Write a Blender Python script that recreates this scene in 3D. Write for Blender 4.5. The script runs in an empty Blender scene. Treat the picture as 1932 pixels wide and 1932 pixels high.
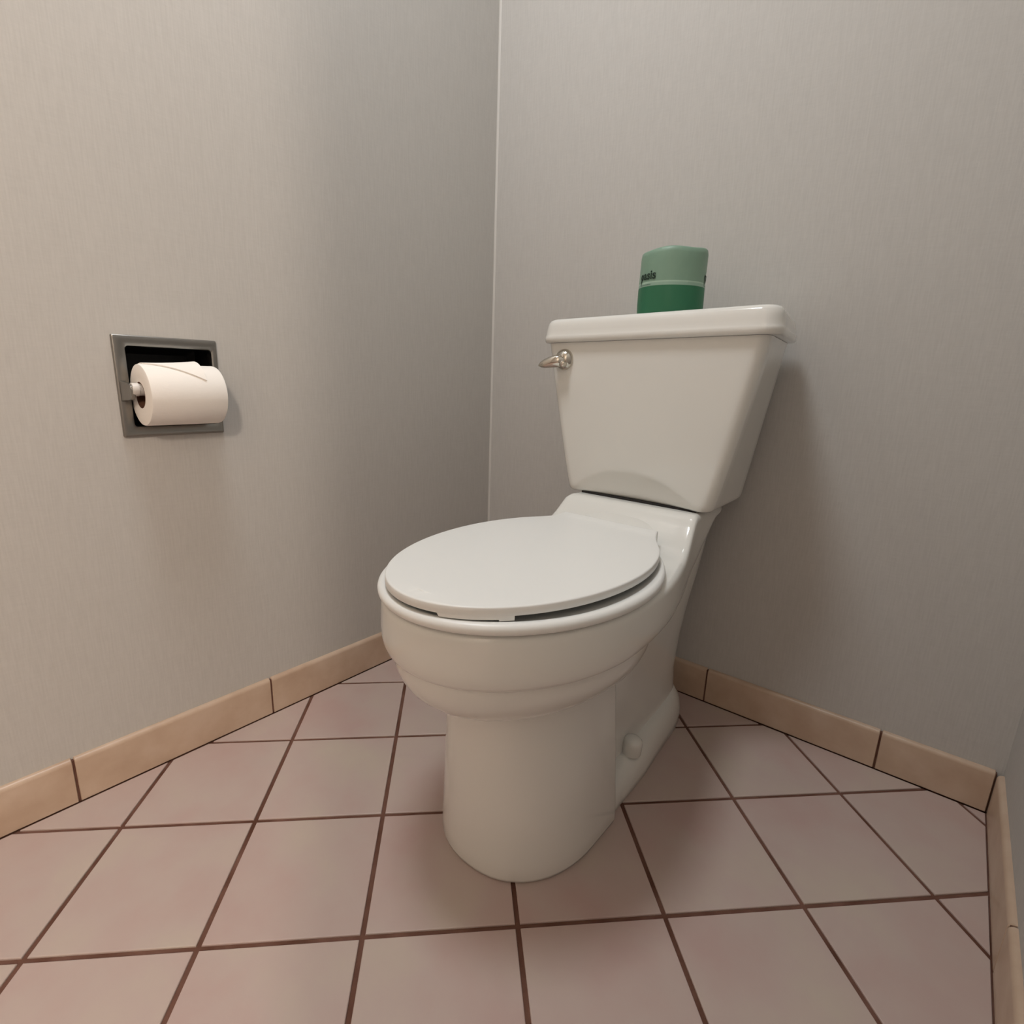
import bpy, bmesh, math, random
from mathutils import Vector, Matrix
random.seed(7)
scene = bpy.context.scene
COL = scene.collection
PI = math.pi

# ---------------------------------------------------------------- camera
cam_d = bpy.data.cameras.new('camera')
cam_d.sensor_width = 36.0
cam_d.sensor_fit = 'HORIZONTAL'
cam_d.lens = 36.0 * 1025.2 / 1932.0
cam_d.clip_start = 0.01
cam = bpy.data.objects.new('camera', cam_d)
COL.objects.link(cam)
RX = Vector((0.77122, 0.63571, 0.03304))
DN = Vector((0.17722, -0.16457, -0.97031))
FW = Vector((-0.61141, 0.75418, -0.23958))
cm = Matrix.Identity(4)
for k in range(3):
    cm[k][0], cm[k][1], cm[k][2] = RX[k], -DN[k], -FW[k]
cm.translation = (1.0355, -1.1690, 0.7183)
cam.matrix_world = cm
scene.camera = cam

# ---------------------------------------------------------------- world, lights, exposure
world = bpy.data.worlds.new('world')
scene.world = world
world.use_nodes = True
world.node_tree.nodes['Background'].inputs['Color'].default_value = (0.0, 0.0, 0.0, 1)
world.node_tree.nodes['Background'].inputs['Strength'].default_value = 0.0
vs = scene.view_settings
vs.view_transform = 'Standard'
vs.look = 'None'
vs.gamma = 1.0
vs.use_curve_mapping = False
vs.exposure = 0.0

def light(name, kind, loc, power, color, size=0.1, target=None):
    d = bpy.data.lights.new(name, kind)
    d.energy = power
    d.color = color
    if kind == 'AREA':
        d.shape = 'DISK'
        d.size = size
    else:
        d.shadow_soft_size = size
    o = bpy.data.objects.new(name, d)
    COL.objects.link(o)
    o.location = loc
    if target is not None:
        v = Vector(target) - Vector(loc)
        o.rotation_euler = v.to_track_quat('-Z', 'Y').to_euler()
    return o

light('ceiling_lamp', 'AREA', (0.40, -0.87, 2.40), 15.8, (0.935, 0.965, 1.0), 0.40, (0.40, -0.87, 0))
light('vanity_bulb', 'POINT', (2.15, -2.17, 1.90), 38.0, (1.0, 0.85, 0.73), 0.065)
light('vanity_bulb', 'POINT', (2.34, -2.315, 1.90), 38.0, (1.0, 0.85, 0.73), 0.065)

# ---------------------------------------------------------------- materials
def srgb(r, g, b):
    def f(c):
        c /= 255.0
        return c / 12.92 if c <= 0.04045 else ((c + 0.055) / 1.055) ** 2.4
    return (f(r), f(g), f(b), 1.0)

def mat(name, col, rough=0.5, metal=0.0, coat=0.0, spec=0.5):
    m = bpy.data.materials.new(name)
    m.use_nodes = True
    b = m.node_tree.nodes['Principled BSDF']
    b.inputs['Base Color'].default_value = col
    b.inputs['Roughness'].default_value = rough
    b.inputs['Metallic'].default_value = metal
    b.inputs['Coat Weight'].default_value = coat
    b.inputs['Specular IOR Level'].default_value = spec
    return m, m.node_tree, b

def node(nt, typ, **kw):
    n = nt.nodes.new(typ)
    for k, v in kw.items():
        setattr(n, k, v)
    return n

def mapped(nt, scale, coord='Object'):
    tc = node(nt, 'ShaderNodeTexCoord')
    mp = node(nt, 'ShaderNodeMapping')
    mp.inputs['Scale'].default_value = scale
    nt.links.new(tc.outputs[coord], mp.inputs['Vector'])
    return mp.outputs['Vector']

def noise(nt, vec, scale, detail=3.0, rough=0.5):
    n = node(nt, 'ShaderNodeTexNoise')
    n.inputs['Scale'].default_value = scale
    n.inputs['Detail'].default_value = detail
    n.inputs['Roughness'].default_value = rough
    nt.links.new(vec, n.inputs['Vector'])
    return n

def ramp(nt, fac, stops):
    r = node(nt, 'ShaderNodeValToRGB')
    el = r.color_ramp.elements
    while len(el) < len(stops):
        el.new(0.5)
    for e, (p, c) in zip(el, stops):
        e.position = p
        e.color = c
    nt.links.new(fac, r.inputs['Fac'])
    return r

def bump(nt, b, height, strength, dist=0.001, normal=None):
    n = node(nt, 'ShaderNodeBump')
    n.inputs['Strength'].default_value = strength
    n.inputs['Distance'].default_value = dist
    nt.links.new(height, n.inputs['Height'])
    nt.links.new(n.outputs['Normal'], b.inputs['Normal'])
    return n

def wallpaper():
    m, nt, b = mat('linen wallpaper', srgb(193, 190, 185), 0.75, spec=0.25)
    # vertical threads and a faint cross weave
    v1 = mapped(nt, (420, 420, 26))
    n1 = noise(nt, v1, 1.0, 2.0)
    v2 = mapped(nt, (60, 60, 520))
    n2 = noise(nt, v2, 1.0, 2.0)
    add = node(nt, 'ShaderNodeMath', operation='ADD')
    nt.links.new(n1.outputs['Fac'], add.inputs[0])
    mul = node(nt, 'ShaderNodeMath', operation='MULTIPLY')
    mul.inputs[1].default_value = 0.5
    nt.links.new(n2.outputs['Fac'], mul.inputs[0])
    nt.links.new(mul.outputs[0], add.inputs[1])
    r = ramp(nt, add.outputs[0], [(0.45, srgb(189, 186, 181)), (1.0, srgb(197, 194, 189))])
    nt.links.new(r.outputs['Color'], b.inputs['Base Color'])
    bump(nt, b, add.outputs[0], 0.12, 0.0005)
    return m

def tile_material(name, c1, c2, c3, rough, scale):
    m, nt, b = mat(name, c1, rough)
    oi = node(nt, 'ShaderNodeObjectInfo')
    tc = node(nt, 'ShaderNodeTexCoord')
    addv = node(nt, 'ShaderNodeVectorMath', operation='ADD')
    comb = node(nt, 'ShaderNodeCombineXYZ')
    m9 = node(nt, 'ShaderNodeMath', operation='MULTIPLY')
    m9.inputs[1].default_value = 37.0
    nt.links.new(oi.outputs['Random'], m9.inputs[0])
    nt.links.new(m9.outputs[0], comb.inputs['X'])
    nt.links.new(m9.outputs[0], comb.inputs['Z'])
    nt.links.new(tc.outputs['Object'], addv.inputs[0])
    nt.links.new(comb.outputs[0], addv.inputs[1])
    n = noise(nt, addv.outputs[0], scale, 4.0, 0.55)
    r = ramp(nt, n.outputs['Fac'], [(0.32, c1), (0.52, c2), (0.72, c3)])
    nt.links.new(r.outputs['Color'], b.inputs['Base Color'])
    n2 = noise(nt, addv.outputs[0], 60.0, 3.0)
    bump(nt, b, n2.outputs['Fac'], 0.06, 0.001)
    return m

M = {}
M['wall'] = wallpaper()
M['ceiling'] = mat('matte ceiling paint', srgb(226, 222, 214), 0.9)[0]
M['caulk'] = mat('pale caulk', srgb(208, 205, 199), 0.6)[0]
M['tile'] = tile_material('pink beige glazed floor tile', srgb(184, 159, 152), srgb(187, 168, 160), srgb(190, 176, 162), 0.42, 6.0)
M['base_tile'] = tile_material('tan glazed baseboard tile', srgb(186, 160, 138), srgb(196, 172, 150), srgb(204, 182, 162), 0.35, 14.0)
def grout():
    m, nt, b = mat('brown grout', srgb(104, 74, 62), 0.95, spec=0.1)
    v = mapped(nt, (1, 1, 1))
    n = noise(nt, v, 18.0, 4.0)
    r = ramp(nt, n.outputs['Fac'], [(0.3, srgb(92, 62, 50)), (0.7, srgb(122, 90, 78))])
    nt.links.new(r.outputs['Color'], b.inputs['Base Color'])
    n2 = noise(nt, v, 900.0, 2.0)
    bump(nt, b, n2.outputs['Fac'], 0.4, 0.001)
    return m
M['grout'] = grout()
def china():
    m, nt, b = mat('glazed white vitreous china', srgb(226, 225, 219), 0.12, coat=0.3)
    b.inputs['Coat Roughness'].default_value = 0.04
    v = mapped(nt, (1, 1, 1))
    n = noise(nt, v, 9.0, 2.0)
    bump(nt, b, n.outputs['Fac'], 0.03, 0.01)
    return m
M['china'] = china()
M['seat'] = mat('satin white seat plastic', srgb(233, 233, 229), 0.36)[0]
M['rubber'] = mat('black rubber', srgb(28, 24, 22), 0.8)[0]
M['chrome'] = mat('polished chrome', srgb(205, 200, 190), 0.12, 1.0)[0]
def satin():
    m, nt, b = mat('brushed grey chrome', srgb(150, 147, 142), 0.32, 1.0)
    v = mapped(nt, (20, 20, 400))
    n = noise(nt, v, 1.0, 2.0)
    bump(nt, b, n.outputs['Fac'], 0.05, 0.001)
    return m
M['satin'] = satin()
M['recess'] = mat('recess chrome with painted shade', srgb(30, 28, 27), 0.5, 0.6)[0]  # chrome interior; the unlit dark of the recess is painted into its colour
M['roller'] = mat('white roller plastic', srgb(215, 210, 204), 0.4)[0]
def paper():
    m, nt, b = mat('soft white tissue paper', srgb(240, 235, 228), 0.95, spec=0.1)
    v = mapped(nt, (1, 1, 1))
    n = noise(nt, v, 350.0, 3.0)
    bump(nt, b, n.outputs['Fac'], 0.25, 0.001)
    return m
M['paper'] = paper()
M['core'] = mat('brown cardboard core', srgb(96, 62, 44), 0.9)[0]
def wrapper():
    m, nt, b = mat('printed green paper wrapper', srgb(120, 150, 132), 0.45)
    tc = node(nt, 'ShaderNodeTexCoord')
    sx = node(nt, 'ShaderNodeSeparateXYZ')
    nt.links.new(tc.outputs['Object'], sx.inputs[0])
    mr = node(nt, 'ShaderNodeMath', operation='DIVIDE')
    mr.inputs[1].default_value = 0.12
    nt.links.new(sx.outputs['Z'], mr.inputs[0])
    dark, pale, mid = srgb(38, 104, 72), srgb(160, 186, 168), srgb(122, 152, 132)
    pale2 = srgb(140, 168, 150)
    r = ramp(nt, mr.outputs[0], [(0.0, dark), (0.405, pale2), (0.447, pale), (0.468, mid)])
    r.color_ramp.interpolation = 'CONSTANT'
    nt.links.new(r.outputs['Color'], b.inputs['Base Color'])
    v = mapped(nt, (1, 1, 0.6))
    n = noise(nt, v, 38.0, 3.0)
    bump(nt, b, n.outputs['Fac'], 0.35, 0.004)
    return m
M['wrapper'] = wrapper()
M['ink'] = mat('dark green ink', srgb(14, 44, 30), 0.6)[0]
M['ink2'] = mat('grey green ink', srgb(78, 104, 90), 0.6)[0]

# ---------------------------------------------------------------- helpers
def link(name, me, m, parent=None, loc=None, rot=None, smooth=True, angle=38):
    o = bpy.data.objects.new(name, me)
    COL.objects.link(o)
    if m is not None and not me.materials:
        me.materials.append(m)
    if smooth:
        for p in me.polygons:
            p.use_smooth = True
        me.set_sharp_from_angle(angle=math.radians(angle))
    if parent is not None:
        o.parent = parent
    if loc is not None:
        o.location = loc
    if rot is not None:
        o.rotation_euler = rot
    return o

def mesh(name, verts, faces, fix=True):
    me = bpy.data.meshes.new(name)
    me.from_pydata([tuple(v) for v in verts], [], faces)
    if fix:
        bm = bmesh.new()
        bm.from_mesh(me)
        bmesh.ops.remove_doubles(bm, verts=bm.verts, dist=1e-6)
        bmesh.ops.recalc_face_normals(bm, faces=bm.faces)
        bm.to_mesh(me)
        bm.free()
    me.update()
    return me

class Build:
    def __init__(self):
        self.v, self.f = [], []
    def loft(self, rings, cap0=True, cap1=True, closed=True):
        n = len(rings[0])
        b = len(self.v)
        for r in rings:
            self.v += [tuple(q) for q in r]
        for k in range(len(rings) - 1):
            for i in range(n if closed else n - 1):
                j = (i + 1) % n
                self.f.append((b + k*n + i, b + k*n + j, b + (k+1)*n + j, b + (k+1)*n + i))
        for cap, r0 in ((cap0, 0), (cap1, len(rings) - 1)):
            if cap:
                s = b + r0 * n
                c = len(self.v)
                self.v.append(tuple(sum((Vector(self.v[s+i]) for i in range(n)), Vector()) / n))
                for i in range(n):
                    self.f.append((s + i, s + (i+1) % n, c))
        return self
    def box(self, x0, x1, y0, y1, z0, z1):
        b = len(self.v)
        self.v += [(x, y, z) for z in (z0, z1) for y in (y0, y1) for x in (x0, x1)]
        self.f += [tuple(b + i for i in q) for q in ((0,1,3,2),(4,5,7,6),(0,1,5,4),(2,3,7,6),(0,2,6,4),(1,3,7,5))]
        return self
    def tube(self, pts, radii, seg=20, squash=(1, 1), up=(0, 0, 1)):
        pts = [Vector(q) for q in pts]
        rings = []
        for k, q in enumerate(pts):
            d = (pts[min(k+1, len(pts)-1)] - pts[max(k-1, 0)]).normalized()
            a = d.cross(Vector(up)).normalized()
            c = a.cross(d).normalized()
            rings.append([q + a*math.cos(t)*radii[k]*squash[0] + c*math.sin(t)*radii[k]*squash[1] for t in [2*PI*i/seg for i in range(seg)]])
        return self.loft(rings)
    def mesh(self, name):
        return mesh(name, self.v, self.f)

def lathe(profile, seg=48, axis='Z'):
    """profile: list of (radius, height)"""
    rings = []
    for r, h in profile:
        ring = []
        for i in range(seg):
            t = 2*PI*i/seg
            q = (r*math.cos(t), r*math.sin(t), h)
            if axis == 'Y':
                q = (q[0], q[2], q[1])
            if axis == 'X':
                q = (q[2], q[0], q[1])
            ring.append(q)
        rings.append(ring)
    return rings

def empty(name, loc, label, cat, group=None):
    o = bpy.data.objects.new(name, None)
    o.empty_display_size = 0.05
    COL.objects.link(o)
    o.location = loc
    o['label'] = label
    o['category'] = cat
    if group:
        o['group'] = group
    return o

def structure(o, label=None):
    o['kind'] = 'structure'
    if label:
        o['label'] = label
    return o

def smooth01(t):
    t = max(0.0, min(1.0, t))
    return t*t*(3 - 2*t)

# ---------------------------------------------------------------- room dimensions
W = 1.189            # width between the baseboard faces
BT = 0.009           # baseboard tile thickness
HT = 2.42            # ceiling height
YE = -1.45           # where the right-hand partition ends
XR = 2.75            # far side of the room beyond the partition
YF = -3.05           # front wall of the room
PT = 0.11            # partition thickness

# paper holder on the left wall
HY0, HY1, HZ0, HZ1 = -0.8855, -0.730, 0.604, 0.764
IY0, IY1, IZ0, IZ1 = -0.868, -0.740, 0.621, 0.747

def panel_wall(name, us, vs_, hole, place, label):
    """wall face from a grid of coordinates; `hole` = (iu, iv) cell left open"""
    verts, faces = [], []
    for v in vs_:
        for u in us:
            verts.append(place(u, v))
    n = len(us)
    for j in range(len(vs_) - 1):
        for i in range(n - 1):
            if hole and (i, j) == hole:
                continue
            faces.append((j*n+i, j*n+i+1, (j+1)*n+i+1, (j+1)*n+i))
    me = mesh(name, verts, faces)
    return structure(link(name, me, M['wall'], smooth=False), label)

panel_wall('wall_left', [YF, IY0-0.004, IY1+0.004, BT], [-0.01, IZ0-0.004, IZ1+0.004, HT], (1, 1),
           lambda u, v: (-BT, u, v), 'warm grey linen wallpaper wall with the paper holder')
panel_wall('wall_back', [-BT, XR], [-0.01, HT], None, lambda u, v: (u, BT, v), 'grey linen wallpaper wall behind the toilet')
panel_wall('wall_front', [-BT, XR], [-0.01, HT], None, lambda u, v: (u, YF, v), 'grey wall behind the viewer')
panel_wall('wall_far_side', [YF, BT], [-0.01, HT], None, lambda u, v: (XR, u, v), 'grey wall of the room beyond the partition')
pw = Build().box(W + BT, W + BT + PT, YE, BT, -0.01, HT).mesh('wall_right')
structure(link('wall_right', pw, M['wall'], smooth=False), 'short partition wall at the right edge, in shade')
structure(link('ceiling', mesh('ceiling', [(-BT, YF, HT), (XR, YF, HT), (XR, BT, HT), (-BT, BT, HT)], [(0, 1, 2, 3)]), M['ceiling'], smooth=False), 'off white ceiling above the frame')

# pale caulk bead in the corner behind the toilet
def caulk_bead():
    r = 0.0040
    rings = []
    for z in (0.078, HT):
        ring = [(-BT, BT, z), (-BT + r, BT, z)]
        for i in range(1, 5):
            t = i / 5 * PI/2
            ring.append((-BT + r - r*math.sin(t)*0.85, BT - r + r*math.cos(t)*0.85 + 0.0, z))
        ring.append((-BT, BT - r, z))
        rings.append(ring)
    return Build().loft(rings).mesh('trim_1')
structure(link('trim_1', caulk_bead(), M['caulk']), 'thin pale caulk line down the wall corner')

# ---------------------------------------------------------------- floor: grout bed + individual diagonal tiles
floor = structure(link('floor', mesh('floor', [(-BT, YF, -0.0028), (XR, YF, -0.0028), (XR, BT, -0.0028), (-BT, BT, -0.0028)], [(0, 1, 2, 3)]), M['grout'], smooth=False),
                  'diagonal pink beige tiled floor with brown grout')
TS = 0.2055
G0 = Vector((-0.18017, -0.70327))
GA = math.radians(45.078)
E1 = Vector((math.cos(GA), math.sin(GA)))
E2 = Vector((math.sin(GA), -math.cos(GA)))
GAP = 0.0033

def clip(poly, nx, ny, d):
    out = []
    for i, a in enumerate(poly):
        b = poly[(i + 1) % len(poly)]
        da, db = a.x*nx + a.y*ny - d, b.x*nx + b.y*ny - d
        if da <= 0:
            out.append(a)
        if (da < 0 < db) or (db < 0 < da):
            out.append(a + (b - a) * (da / (da - db)))
    return out

def area(poly):
    return 0.5 * sum(a.x*b.y - b.x*a.y for a, b in zip(poly, poly[1:] + poly[:1]))

def tile_mesh(name, poly, cx, cy):
    if area(poly) < 0:
        poly = poly[::-1]
    c = sum(poly, Vector((0, 0))) / len(poly)
    rings = []
    for z, s in ((-0.005, 0.0), (-0.0014, 0.0), (-0.0004, 0.0006), (0.0, 0.0018)):
        rings.append([((q - c) * (1 - s / max(0.01, (q - c).length)) + c - Vector((cx, cy))).to_3d() + Vector((0, 0, z)) for q in poly])
    b = Build()
    b.loft(rings, cap0=False, cap1=False)
    n = len(poly)
    b.f.append(tuple(range(3*n, 4*n)))
    me = mesh(name, b.v, b.f, fix=False)
    me.materials.append(M['tile'])
    return me

full_tile = None
h = TS/2 - GAP
for i in range(-14, 22):
    for j in range(-14, 22):
        c = G0 + E1*(i + 0.5)*TS + E2*(j + 0.5)*TS
        if not (-0.2 < c.x < XR + 0.2 and YF - 0.2 < c.y < 0.2):
            continue
        poly = [c + E1*a*h + E2*b_*h for a, b_ in ((-1, -1), (1, -1), (1, 1), (-1, 1))]
        p0 = list(poly)
        g2 = 0.0013
        for nx, ny, d in ((-1, 0, -g2), (0, 1, -g2), (1, 0, XR - 0.01), (0, -1, -YF - 0.01)):
            if poly:
                poly = clip(poly, nx, ny, d)
        if poly and any(q.x > W - g2 and q.y > YE for q in poly):
            if c.y > YE:
                poly = clip(poly, 1, 0, W - g2)
            else:
                poly = clip(poly, 0, 1, YE - g2)
        if len(poly) < 3 or abs(area(poly)) < 4e-5:
            continue
        # tiles far from the toilet room that no viewpoint near the camera could see are left to the grout bed
        if c.x > 1.75 or c.y < -2.3:
            continue
        whole = len(poly) == 4 and all((a - b_).length < 1e-6 for a, b_ in zip(poly, p0))
        if whole:
            if full_tile is None:
                full_tile = tile_mesh('tile', poly, c.x, c.y)
            me = full_tile
        else:
            me = tile_mesh('tile', poly, c.x, c.y)
        o = bpy.data.objects.new('tile', me)
        COL.objects.link(o)
        o.parent = floor
        o.location = (c.x, c.y, random.uniform(-0.0003, 0.0))

# ---------------------------------------------------------------- tiled baseboards
BH = 0.082
def base_profile():
    pts = [(0, 0.0), (0, 0.0)]
    out = [(BT, 0.001), (0.0006, 0.001), (0.0, 0.002), (0.0, BH - 0.008)]
    for k in range(1, 6):
        t = k / 5 * PI/2
        out.append((0.0075 - 0.0075*math.cos(t), BH - 0.008 + 0.008*math.sin(t)))
    out.append((BT, BH))
    return out            # (distance behind the face, z)

def base_tile_mesh(length):
    rings = []
    prof = base_profile()
    for u, ins in ((-length/2, 0.001), (-length/2 + 0.001, 0), (length/2 - 0.001, 0), (length/2, 0.001)):
        rings.append([(u, d + (ins if d < BT - 1e-6 else 0), z - (ins if z > BH*0.6 else 0)) for d, z in prof])
    b = Build().loft(rings)
    me = b.mesh('tile')
    me.materials.append(M['base_tile'])
    for p in me.polygons:
        p.use_smooth = True
    me.set_sharp_from_angle(angle=math.radians(30))
    return me

base_cache = {}
def baseboard(name, joints, place, rotz, label):
    """joints: sorted positions along the wall; place(u) -> world (x, y) on the face line"""
    lo, hi = joints[0], joints[-1]
    bed = Build().box(-(hi-lo)/2, (hi-lo)/2, 0.0025, BT, 0.0, BH - 0.0035)
    c = place((lo+hi)/2)
    par = structure(link(name, bed.mesh(name), M['grout'], loc=(c[0], c[1], 0), rot=(0, 0, rotz), smooth=False), label)
    inv = Matrix.Rotation(-rotz, 4, 'Z')
    for a, b_ in zip(joints, joints[1:]):
        L = round(b_ - a - 0.0035, 4)
        if L not in base_cache:
            base_cache[L] = base_tile_mesh(L)
        o = bpy.data.objects.new('tile', base_cache[L])
        COL.objects.link(o)
        o.parent = par
        p = place((a + b_)/2)
        o.location = inv @ Vector((p[0] - c[0], p[1] - c[1], 0))

SP = 0.3375
baseboard('baseboard_left', [-2.371, -2.0335, -1.696, -1.3585, -1.0205, -0.683, -0.3455, 0.0], lambda u: (0.0, u), PI/2, 'tan tile baseboard along the paper holder wall')
baseboard('baseboard_back', [0.0, 0.3445, 0.682, 1.0195, W], lambda u: (u, 0.0), 0.0, 'tan tile baseboard behind the toilet')
baseboard('baseboard_right', [YE, -1.364, -1.0265, -0.689, -0.3515, 0.0], lambda u: (W, u), -PI/2, 'tan tile baseboard at the right edge')

# ---------------------------------------------------------------- toilet
XC = 0.574
toilet = empty('toilet', (XC, 0, 0), 'white two-piece toilet with closed lid standing on the tiled floor', 'toilet')

NS = 40              # points per half outline
def plan_front(a, bf, yc, rear_fn):
    """Right half outline from the front tip to the rear, then mirrored to a closed ring of (x, y)."""
    right = [(a*math.sin(t), yc - bf*math.cos(t)) for t in [PI/2*k/NS for k in range(NS + 1)]]
    right += rear_fn
    left = [(-x, y) for x, y in right[::-1] if abs(x) > 1e-9]
    return right + left

def bez(p0, p1, p2, p3, n):
    out = []
    for k in range(1, n + 1):
        t = k / n
        s = 1 - t
        out.append(tuple(s**3*a + 3*s*s*t*b + 3*s*t*t*c + t**3*d for a, b, c, d in zip(p0, p1, p2, p3)))
    return out

def rim_outline(off=0.0):
    a, yf, yc = 0.184 + off, 0.788 + off, -0.545
    rear = bez((a, yc), (a, yc + 0.11), (0.164 + off, -0.375), (0.148 + off, -0.31), 18)
    rear += bez((0.148 + off, -0.31), (0.138 + off, -0.27), (0.131 + off, -0.24), (0.126 + off, -0.16), 10)
    rear += bez((0.126 + off, -0.16), (0.122 + off, -0.09), (0.118 + off, -0.075), (0.11 + off, -0.06 + off*0.5), 6)
    rear += bez((0.11 + off, -0.06 + off*0.5), (0.10 + off, -0.035 + off), (0.06, -0.033 + off), (0.0, -0.033 + off), 8)
    return plan_front(a, yf + yc, yc, rear)

def z_top(y):
    t = max(0.0, min(1.0, (y + 0.350)/0.100))
    f = t*t*1.25 if t < 0.8 else 0.8 + 0.2*(1 - ((1 - t)/0.2)**2)
    return 0.437 + 0.0572*min(1.0, f)

def z_bot(y):
    t = max(0.0, min(1.35, (y + 0.30)/0.144))
    return 0.361 + min(0.105, 0.077*(t**1.6))

def bowl_mesh():
    b = Build()
    rings = []
    # top surface collapses towards the centre line, then fillet, band and step
    for s in (0.0, 0.3, 0.6, 0.85):
        rings.append([(x*s, y if s > 0 else y, z_top(y)) for x, y in rim_outline(-0.012)])
    for off, dz in ((-0.012, 0.0), (-0.0075, -0.0006), (-0.0035, -0.0026), (-0.001, -0.006), (0.0, -0.011)):
        rings.append([(x, y, z_top(y) + dz) for x, y in rim_outline(off)])
    for f, o2 in ((0.2, 0.0006), (0.4, 0.0012), (0.6, 0.0010), (0.75, 0.0), (0.87, -0.0022), (0.95, -0.0055), (1.0, -0.0095)):
        rings.append([(x, y, (z_top(y) - 0.011)*(1 - f) + (z_bot(y) + 0.001)*f) for x, y in rim_outline(o2)])
    rings.append([(x, y, z_bot(y) - 0.0005) for x, y in rim_outline(-0.013)])
    rings.append([(x, y, z_bot(y) - 0.001) for x, y in rim_outline(-0.022)])
    rings.append([(x*0.5, y, z_bot(y) - 0.001) for x, y in rim_outline(-0.03)])
    rings.append([(x*0.0, y, z_bot(y) - 0.001) for x, y in rim_outline(-0.03)])
    b.loft(rings, cap0=False, cap1=False)
    # lower bowl, rounding in to the pedestal
    lower = []
    prof = [(0.368, 1.0)] + [(0.361 - 0.080*math.sin(u), 0.38 + 0.62*math.cos(u)**0.85) for u in [PI/2*k/18 for k in range(18)]] + [(0.2808, 0.36)]
    for z, s in prof:
        a = 0.1715 * (0.20 + 0.80*s)
        yc = -0.53
        bf = 0.2465 * (0.30 + 0.70*s)
        br = 0.20 * s
        ring = []
        for k in range(64):
            t = 2*PI*k/64
            y = -math.cos(t)
            ring.append((a*math.sin(t), yc + (bf if y < 0 else br)*y, z))
        lower.append(ring)
    b.loft(lower)
    # front pedestal column: D-shaped with a crisp rear edge
    ped = []
    for z, hw, yf in ((0.315, 0.105, -0.680), (0.29, 0.1065, -0.683), (0.2, 0.1135, -0.683), (0.14, 0.119, -0.682), (0.08, 0.124, -0.681), (0.03, 0.128, -0.681), (0.008, 0.129, -0.681), (0.002, 0.1275, -0.6795), (0.0, 0.125, -0.677)):
        ring = []
        depth = 0.150
        yc = yf + depth
        for k in range(33):
            t = -PI/2 + PI*k/32
            c, s = math.cos(t), math.sin(t)
            ring.append((hw*math.copysign(abs(s)**0.88, s), yc - depth*abs(c)**0.95, z))
        yr = -0.452
        r = 0.008
        right = [(hw, yr - r, z)]
        for k in range(1, 5):
            u = k/4*PI/2
            right.append((hw - r + r*math.cos(u), yr - r + r*math.sin(u), z))
        right.append((hw - 0.045, yr + 0.012, z))
        ring += right + [(-x, y, z) for x, y, z in right[::-1]]
        ped.append(ring)
    b.loft(ped)
    # trapway body under the deck
    trap = []
    for z, hw, y0, y1 in ((0.0, 0.088, -0.50, -0.055), (0.06, 0.083, -0.50, -0.055), (0.12, 0.078, -0.50, -0.055), (0.2, 0.081, -0.47, -0.05), (0.28, 0.091, -0.45, -0.045), (0.34, 0.100, -0.42, -0.042), (0.40, 0.108, -0.40, -0.04), (0.445, 0.11, -0.33, -0.04), (0.48, 0.11, -0.27, -0.04)):
        ring = []
        for k in range(48):
            t = 2*PI*k/48
            c, s = math.cos(t), math.sin(t)
            ring.append((hw*math.copysign(abs(s)**0.62, s), (y0+y1)/2 - (y1-y0)/2*math.copysign(abs(c)**0.5, c), z))
        trap.append(ring)
    b.loft(trap)
    # foot flange along the floor
    foot = []
    def fo(off, z, rise):
        ring = []
        pts = [(0.1195, -0.47), (0.1185, -0.40), (0.1165, -0.32), (0.110, -0.25), (0.105, -0.19)]
        pts += [(0.105 - 0.045*(1-math.cos(u)), -0.19 + 0.125*math.sin(u)) for u in [PI/2*k/8 for k in range(1, 9)]]
        pts = [(x - off, y - (off if y > -0.15 else 0)) for x, y in pts]
        pts = [(0.0, -0.47)] + pts
        full = pts + [(-x, y) for x, y in pts[::-1][:-1]]
        return [(x, y, z + rise*max(0.0, min(1.0, (y + 0.47)/0.35))) for x, y in full]
    for off, z, rise in ((0.002, 0.0, 0), (0.0, 0.003, 0), (0.0, 0.012, 0.012), (0.004, 0.024, 0.024), (0.012, 0.035, 0.031), (0.022, 0.041, 0.034), (0.034, 0.044, 0.035), (0.06, 0.046, 0.036)):
        foot.append(fo(off, z, rise))
    b.loft(foot)
    return b.mesh('bowl')
bowl = link('bowl', bowl_mesh(), M['china'], toilet, angle=42)

# bolt caps on the foot flange
def bolt_cap_mesh():
    prof = [(0.0001, 0.0), (0.0185, 0.0), (0.0188, 0.003), (0.0178, 0.020), (0.0165, 0.026), (0.013, 0.0295), (0.006, 0.0312), (0.0001, 0.0314)]
    return Build().loft(lathe(prof, 28)).mesh('bolt_cap')
bc = bolt_cap_mesh()
for sx in (1, -1):
    link('bolt_cap', bc, M['china'], toilet, loc=(sx*0.093, -0.340, 0.052), rot=(0, sx*0.12, 0))

# gasket between tank and bowl
gb = Build().loft([[(x, y, z) for x, y in ((-0.12, -0.226), (0.12, -0.226), (0.105, -0.07), (-0.105, -0.07))] for z in (0.489, 0.4976)])
link('tank_gasket', gb.mesh('tank_gasket'), M['rubber'], toilet, smooth=False)

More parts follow.
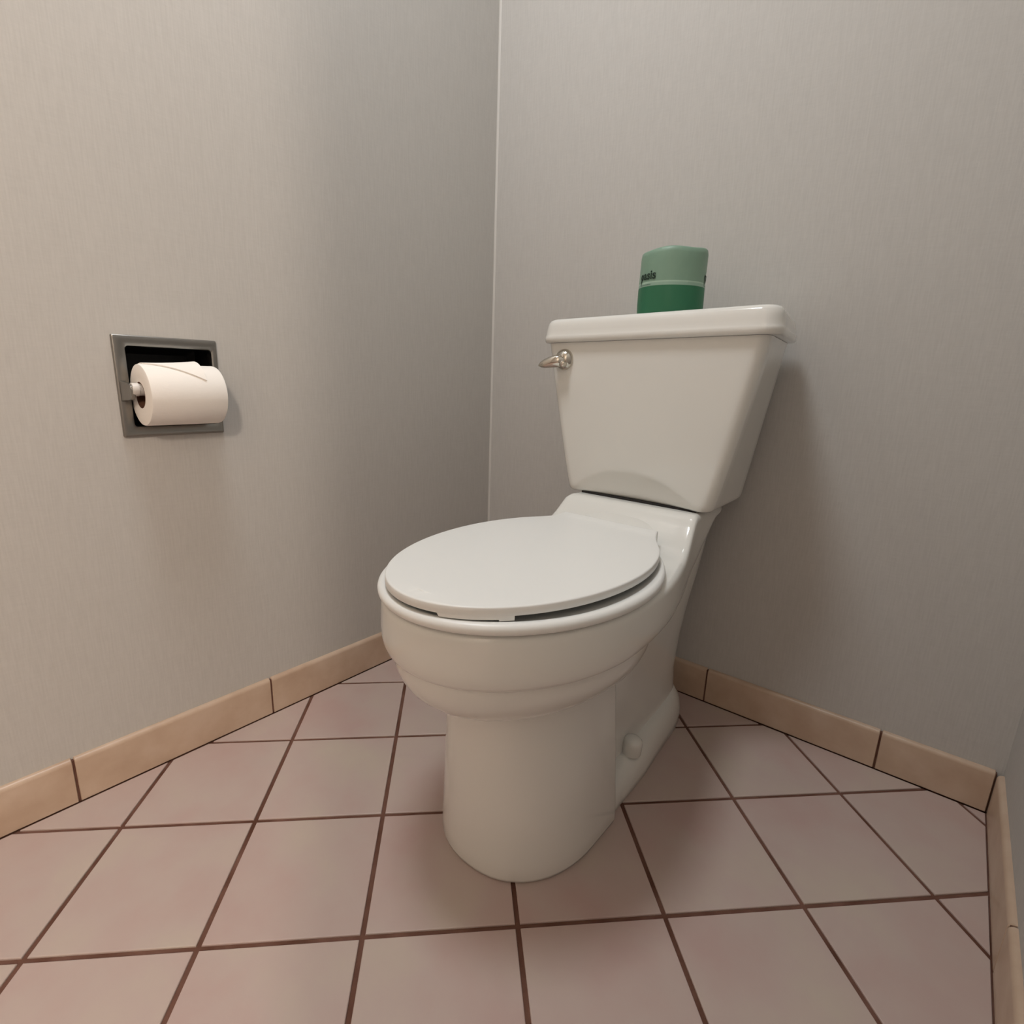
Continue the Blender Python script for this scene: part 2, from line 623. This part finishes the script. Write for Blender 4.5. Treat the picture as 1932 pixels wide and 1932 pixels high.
def rounded_plan(wf, wr, yf, yr, rf, rr, nfront=48):
    """closed ring of (x, y): front edge left->right, right side, rear, left side, rounded corners"""
    pts = []
    x0, x1 = -wf + rf, wf - rf
    for k in range(nfront + 1):
        pts.append((x0 + (x1 - x0)*k/nfront, yf))
    for k in range(1, 9):
        u = PI/2*k/8
        pts.append((wf - rf + rf*math.sin(u), yf + rf - rf*math.cos(u)))
    for k in range(1, 7):
        f = k/7
        pts.append((wf + (wr - wf)*f, (yf + rf)*(1-f) + (yr - rr)*f))
    for k in range(0, 5):
        u = PI/2*k/4
        pts.append((wr - rr + rr*math.cos(u), yr - rr + rr*math.sin(u)))
    right = pts[nfront//2 + 1:]
    mid = pts[nfront//2]
    return [mid] + right + [(-x, y) for x, y in right[::-1]]

TZ0, TZ1 = 0.4966, 0.792
def tank_mesh():
    b = Build()
    rings = []
    levels = [(TZ0, 0.007), (TZ0 + 0.0007, 0.004), (TZ0 + 0.003, 0.0015), (TZ0 + 0.006, 0.0004), (TZ0 + 0.012, 0.0)]
    n = 44
    levels += [(TZ0 + 0.012 + (TZ1 - TZ0 - 0.012)*k/n, 0.0) for k in range(1, n + 1)]
    for z, ins in levels:
        f = (z - TZ0)/(TZ1 - TZ0)
        wf = 0.1495 + 0.0615*(f**0.88)
        wr = 0.146 + 0.046*f
        yf = -0.232 - 0.010*f
        yr = -0.03
        ring = []
        for x, y in rounded_plan(wf - ins, wr - ins, yf + ins, yr - ins*0.5, 0.020 - ins*0.5, 0.02):
            front = max(0.0, min(1.0, (yf + ins + 0.012 - y)/0.010))
            za = 0.5505 - 0.047*(abs(x + 0.008)/0.122)**2.2
            dz = za - z
            if dz > 0 and front > 0:
                y += front*(0.20*dz + 0.0014*min(1.0, dz/0.004))
            ring.append((x - 0.004, y, z + 0.020*x*f))
        rings.append(ring)
    b.loft(rings)
    return b.mesh('tank')
link('tank', tank_mesh(), M['china'], toilet, angle=50)

def tank_lid_mesh():
    b = Build()
    rings = []
    prof = [(0.7925, 0.016), (0.7925, 0.007), (0.7932, 0.003), (0.796, 0.0008), (0.802, 0.0), (0.805, 0.0009), (0.808, 0.0020), (0.815, 0.0028), (0.824, 0.0045), (0.830, 0.0062), (0.8345, 0.009), (0.8368, 0.013), (0.8378, 0.019), (0.838, 0.028), (0.8382, 0.06), (0.8384, 0.1)]
    for z, ins in prof:
        rings.append([(x - 0.002, y, z + 0.020*x) for x, y in rounded_plan(0.2255 - ins, 0.203 - ins, -0.2525 + ins, -0.022 - ins, max(0.004, 0.032 - ins*0.6), max(0.003, 0.022 - ins*0.6))])
    b.loft(rings)
    return b.mesh('tank_lid')
link('tank_lid', tank_lid_mesh(), M['china'], toilet, angle=50)

# flush lever
lev = link('flush_lever', Build().loft([[(x, z, y) for x, y, z in r] for r in lathe([(0.0001, 0.004), (0.0195, 0.004), (0.0205, 0.001), (0.0195, -0.003), (0.0165, -0.007), (0.012, -0.011), (0.0065, -0.0135), (0.0001, -0.0142)], 36)]).mesh('flush_lever'),
           M['chrome'], toilet, loc=(0.404 - XC, -0.2425, 0.757))
lev['label'] = 'small chrome flush lever'
arm = Build()
arm.tube([(0.006, -0.009, -0.003), (0.0, -0.013, -0.003), (-0.008, -0.0165, -0.004), (-0.018, -0.020, -0.006), (-0.029, -0.0235, -0.009), (-0.037, -0.026, -0.0115), (-0.042, -0.0275, -0.013)],
         [0.007, 0.0115, 0.0120, 0.0108, 0.0086, 0.0056, 0.0012], 20, (0.75, 1.0))
link('lever_arm', arm.mesh('lever_arm'), M['chrome'], lev)
kn = Build().loft([[(x, z, y) for x, y, z in r] for r in lathe([(0.0001, 0.0), (0.006, 0.0), (0.0068, -0.006), (0.0058, -0.011), (0.003, -0.0132), (0.0001, -0.0136)], 24)])
link('pivot_knob', kn.mesh('pivot_knob'), M['chrome'], lev, loc=(0.0065, -0.0075, -0.0085))

# seat ring and lid
def seat_outline(a, yf, yc, off, hw, yh):
    a, bfr = a + off, (yc - yf) + off
    br = 0.235
    t1 = PI/2
    rear = []
    yb = yh - 0.080
    # follow the rear half ellipse until yb, then flare to the hinge corner
    tmax = math.asin(min(1.0, (yb - yc)/br))
    for k in range(1, 17):
        t = tmax*k/16
        rear.append((a*math.cos(t), yc + br*math.sin(t)))
    xe, ye = rear[-1]
    rear += bez((xe, ye), (xe - 0.57*0.022, ye + 0.022), (hw + off + 0.006, yh + off - 0.028), (hw + off, yh + off), 10)
    rear += [((hw + off)*(1 - k/5), yh + off) for k in range(1, 6)]
    return plan_front(a, bfr, yc, rear)

def seat_mesh():
    b = Build()
    rings = []
    S = lambda off: seat_outline(0.187, -0.792, -0.552, off, 0.0985, -0.321)
    for z, off in ((0.4395, -0.010), (0.4385, -0.006), (0.4395, -0.0025), (0.4425, -0.0005), (0.446, 0.0), (0.449, -0.0008), (0.4515, -0.003), (0.4528, -0.006), (0.4526, -0.012), (0.4480, -0.02), (0.4470, -0.05), (0.445, -0.056), (0.441, -0.056), (0.4385, -0.05)):
        rings.append([(x, y, z) for x, y in S(off)])
    rings.append(rings[0])
    b.loft(rings, cap0=False, cap1=False)
    return b.mesh('seat')
link('seat', seat_mesh(), M['seat'], toilet, angle=50)

def lid_mesh():
    b = Build()
    L = lambda off: seat_outline(0.1675, -0.7875, -0.5400, off, 0.0945, -0.320)
    def dz(y):
        return 0.0045*smooth01((y + 0.350)/0.030)      # raised hinge band at the rear
    def db(y):
        return 0.0055*smooth01((y + 0.362)/0.02)       # the hinge end closes on to the seat
    rings = []
    for z, off in ((0.4640, -0.03), (0.4635, -0.012), (0.4585, -0.008), (0.4580, -0.003), (0.4583, -0.0008), (0.4592, 0.0), (0.4680, -0.0002), (0.4690, -0.0007), (0.4696, -0.0018), (0.4699, -0.004), (0.4700, -0.02)):
        rings.append([(x, y, z + (dz(y) if z > 0.4655 else -db(y) - (0.004*smooth01((y + 0.362)/0.02) if z > 0.46 else 0))) for x, y in L(off)])
    for s in (0.75, 0.45, 0.15, 0.0):
        rings.append([(x*s, y, 0.4700 + 0.0010*(1 - s) + dz(y)) for x, y in L(-0.02)])
    b.loft(rings, cap0=True, cap1=False)
    return b.mesh('seat_lid')
lid = link('seat_lid', lid_mesh(), M['seat'], toilet, angle=50)

def lip_mesh(t0, t1, zlo, zhi, taper):
    """part of the lid edge that reaches down towards the seat; angles measured from the front tip"""
    a, bf, yc = 0.1672, 0.2472, -0.540
    rings = []
    for k in range(25):
        t = t0 + (t1 - t0)*k/24
        e = min(k, 24 - k)/24
        zl = zhi - (zhi - zlo)*min(1.0, e/taper) if taper else zlo
        rings.append([((a - o)*math.sin(t), yc - (bf - o)*math.cos(t), z) for o, z in ((0.0, zhi), (0.0, zl), (0.010, zl), (0.010, zhi))])
    return Build().loft(rings).mesh('lid_lip')
link('lid_lip', lip_mesh(math.radians(14), math.radians(40.5), 0.4545, 0.4600, 0.03), M['seat'], lid, smooth=False)
link('bumper', lip_mesh(math.radians(36.5), math.radians(41.5), 0.4528, 0.4600, 0.0), M['seat'], lid, smooth=False)
# hinge posts behind the lid
hb = Build()
hb.loft(lathe([(0.0001, 0.0), (0.013, 0.0), (0.013, 0.022), (0.011, 0.026), (0.0001, 0.027)], 20))
hm = hb.mesh('hinge')
for sx in (1, -1):
    link('hinge', hm, M['seat'], toilet, loc=(sx*0.055, -0.345, 0.430))

# ---------------------------------------------------------------- recessed paper holder on the left wall
holder = empty('paper_holder', (-BT, (HY0+HY1)/2, (HZ0+HZ1)/2), 'recessed square chrome toilet paper holder set into the left wall', 'paper holder')
def rect_ring(y0, y1, z0, z1, x, r=0.0, seg=5):
    pts = []
    if r <= 0:
        return [(x, y0, z0), (x, y1, z0), (x, y1, z1), (x, y0, z1)]
    for cy, cz, s in ((y0+r, z0+r, PI), (y1-r, z0+r, 1.5*PI), (y1-r, z1-r, 0), (y0+r, z1-r, PI/2)):
        for k in range(seg + 1):
            u = s + PI/2*k/seg
            pts.append((x, cy + r*math.cos(u), cz + r*math.sin(u)))
    return pts
cy0, cz0 = (HY0+HY1)/2, (HZ0+HZ1)/2
hy_off, hz_off = (IY0+IY1)/2 - cy0, (IZ0+IZ1)/2 - cz0
oy, oz = (HY1-HY0)/2, (HZ1-HZ0)/2
iy, iz = (IY1-IY0)/2, (IZ1-IZ0)/2
rings = []
for sy, sz, x, r, off in ((oy, oz, 0.0, 0.0022, 0), (oy, oz, 0.004, 0.0022, 0), (oy-0.0008, oz-0.0008, 0.0052, 0.002, 0), (oy-0.002, oz-0.002, 0.0058, 0.0018, 0), (oy-0.006, oz-0.006, 0.0062, 0.003, 0.4), (iy+0.003, iz+0.003, 0.0056, 0.005, 1), (iy+0.0008, iz+0.0008, 0.0042, 0.005, 1), (iy, iz, 0.002, 0.005, 1), (iy, iz, -0.010, 0.005, 1)):
    rings.append([(x_, y + hy_off*off, z + hz_off*off) for x_, y, z in rect_ring(-sy, sy, -sz, sz, x, r)])
link('frame', Build().loft(rings, cap0=False, cap1=False).mesh('frame'), M['satin'], holder, angle=30)
rings = [rect_ring(-iy, iy, -iz, iz, -0.001, 0.005), rect_ring(-iy, iy, -iz, iz, -0.065, 0.005), rect_ring(-iy+0.01, iy-0.01, -iz+0.01, iz-0.01, -0.076, 0.005)]
link('recess_box', Build().loft(rings, cap0=False).mesh('recess_box'), M['recess'], holder, loc=(0, hy_off, hz_off), angle=30)

# roll axis in world coordinates
AX, AZ, RR = 0.0295, 0.6725, 0.0480
RY0, RY1 = -0.8655, -0.752
# the two posts that carry the roller
for s in (-1, 1):
    yb = hy_off + s*(iy + (0.0105 if s < 0 else -0.004))
    ringsp = []
    for x, hz_, dy, hy in ((0.0045, 0.0165, 0.0, 0.0045), (0.010, 0.0150, 0.0, 0.004), (0.020, 0.0140, -0.001*s, 0.0035), (0.028, 0.0135, -0.002*s, 0.003), (0.035, 0.0120, -0.003*s, 0.003), (0.0405, 0.0085, -0.003*s, 0.0028), (0.042, 0.003, -0.003*s, 0.002)):
        ringsp.append([(x, dy - hy, -hz_), (x, dy + hy, -hz_), (x, dy + hy, hz_), (x, dy - hy, hz_)])
    o = link('roller_post', Build().loft(ringsp).mesh('roller_post'), M['satin'], holder, loc=(0.0, yb, AZ - cz0 + 0.005), smooth=False)
    bev = o.modifiers.new('bevel', 'BEVEL')
    bev.width = 0.0012
    bev.segments = 2
rl = iy + 0.008
rol = Build().loft(lathe([(0.0001, -rl), (0.0100, -rl), (0.0104, -rl+0.001), (0.0104, -rl+0.009), (0.0094, -rl+0.0095), (0.0094, rl-0.0135), (0.0094, rl-0.013), (0.0094, rl-0.0125), (0.009, rl-0.012), (0.0001, rl-0.012)], 28, 'Y'))
link('roller', rol.mesh('roller'), M['roller'], holder, loc=(AX + BT - 0.004, hy_off, AZ - cz0 + 0.0085))

# paper roll hanging on the roller
roll = empty('toilet_roll', (AX, (RY0+RY1)/2, AZ), 'white toilet paper roll with folded end hanging in the chrome holder', 'toilet paper')
hl = (RY1 - RY0)/2
RC = 0.0205
prof = [(RC, -hl), (0.030, -hl - 0.0003), (RR - 0.003, -hl), (RR - 0.0008, -hl + 0.0008), (RR, -hl + 0.003), (RR, 0), (RR, hl - 0.003), (RR - 0.0008, hl - 0.0008), (RR - 0.003, hl), (0.030, hl + 0.0003), (RC, hl)]
rings = lathe(prof, 72, 'Y')
# slightly out of round, as a soft roll hangs
rings = [[(x*(1 + 0.010*math.sin(2*math.atan2(z, x) + 0.7)), y, z*(1 + 0.008*math.cos(3*math.atan2(z, x)))) for x, y, z in r] for r in rings]
link('paper', Build().loft(rings, cap0=False, cap1=False).mesh('paper'), M['paper'], roll, angle=50)
rings = lathe([(RC, -hl), (RC - 0.0012, -hl), (RC - 0.0012, hl), (RC, hl), (RC, -hl)], 48, 'Y')
link('core', Build().loft(rings, cap0=False, cap1=False).mesh('core'), M['core'], roll)
# folded triangular end lying on top of the roll
def flap_mesh():
    outer, inner = [], []
    nu, nv = 24, 12
    top, bot = [], []
    for i in range(nu + 1):
        u = i/nu
        y = -hl + 0.006 + (2*hl - 0.036)*u
        # angles measured from straight up towards the room
        a0 = math.radians(-18)
        a1 = math.radians(4 + 56*u)
        rt, rb = [], []
        for j in range(nv + 1):
            v = j/nv
            t = a0 + (a1 - a0)*v
            lift = 0.0006 + 0.0042*u*u*math.sin(PI*min(1.0, v*0.5 + 0.5)) + 0.0010*u
            r1 = RR + lift + 0.0012
            r0 = RR + 0.0002
            rt.append((r1*math.sin(t), y, r1*math.cos(t)))
            rb.append((r0*math.sin(t), y, r0*math.cos(t)))
        top.append(rt)
        bot.append(rb)
    rings = [top[i] + bot[i][::-1] for i in range(nu + 1)]
    return Build().loft(rings).mesh('folded_end')
link('folded_end', flap_mesh(), M['paper'], roll, angle=45)

# ---------------------------------------------------------------- wrapped spare roll on the tank lid
GR, GH = 0.0590, 0.112
spare = empty('wrapped_toilet_roll', (0.571, -0.148, 0.8386), 'spare toilet roll in green printed paper wrapper standing on the tank lid', 'toilet roll')
def wob(t, h):
    return 1 + 0.012*math.sin(3*t + 1.0) + 0.008*math.sin(5*t + 6*h/GH) + 0.010*math.sin(2*t + 2)
prof = [(0.012, 0.0), (GR*0.8, 0.0), (GR*0.985, 0.001), (GR*1.0, 0.006), (GR*1.008, 0.02), (GR*1.005, 0.045), (GR*1.0, 0.07), (GR*0.998, 0.09), (GR*0.995, 0.103), (GR*0.975, 0.1095), (GR*0.93, GH), (GR*0.7, GH + 0.001), (0.022, GH - 0.002), (0.010, GH - 0.012)]
rings = []
for r, h_ in prof:
    ring = []
    for k in range(72):
        t = 2*PI*k/72
        ht = h_
        if h_ > 0.1:
            ht += 0.0018*math.cos(t - math.radians(20)) + 0.0014*math.sin(4*t + 0.6)
        ring.append((r*wob(t, h_)*math.cos(t), r*wob(t, h_)*math.sin(t), ht))
    rings.append(ring)
link('wrapper', Build().loft(rings).mesh('wrapper'), M['wrapper'], spare, angle=60)

def text_mesh(body, size, bold=0.0):
    cu = bpy.data.curves.new('lettering', 'FONT')
    cu.body = body
    cu.size = size
    cu.offset = bold
    cu.resolution_u = 3
    o = bpy.data.objects.new('lettering', cu)
    COL.objects.link(o)
    dg = bpy.context.evaluated_depsgraph_get()
    me = bpy.data.meshes.new_from_object(o.evaluated_get(dg))
    bpy.data.objects.remove(o)
    return me

def wrap_on_roll(me, ang0, z0, lift=0.0007):
    bm = bmesh.new()
    bm.from_mesh(me)
    bmesh.ops.triangulate(bm, faces=bm.faces)
    bmesh.ops.subdivide_edges(bm, edges=[e for e in bm.edges if e.calc_length() > 0.004], cuts=2)
    for v in bm.verts:
        t = ang0 + v.co.x/GR
        z = z0 + v.co.y
        r = GR*1.004*wob(t, z) + lift
        v.co = (r*math.cos(t), r*math.sin(t), z)
    bm.to_mesh(me)
    bm.free()
    return me

# direction from the roll to the camera, as an angle
va = math.atan2(-1.169 + 0.148, 1.0355 - 0.568)
for a in (va - math.radians(67), va + math.radians(67)):
    tm = wrap_on_roll(text_mesh('oasis', 0.0205, 0.0005), a, 0.0605)
    o = link('lettering', tm, M['ink'], spare, smooth=False)
    o['label'] = 'dark green printed word oasis'
    lb = Build()
    for k in range(14):
        lb.box(0.0 + k*0.0021, 0.0013 + k*0.0021, 0, 0.0012, 0, 0.0001)
    link('small_print', wrap_on_roll(lb.mesh('small_print'), a + 0.02, 0.0508), M['ink2'], spare, smooth=False)
    leaf = [(0.0005, -0.0085), (0.0030, -0.0065), (0.0050, -0.0020), (0.0058, 0.0045), (0.0066, 0.0105), (0.0048, 0.0070), (0.0030, 0.0020), (0.0012, -0.0035)]
    lm = mesh('leaf_mark', [(x, y, 0.0) for x, y in leaf], [tuple(range(len(leaf)))], fix=False)
    link('leaf_mark', wrap_on_roll(lm, a, 0.0605), M['ink'], spare, smooth=False)
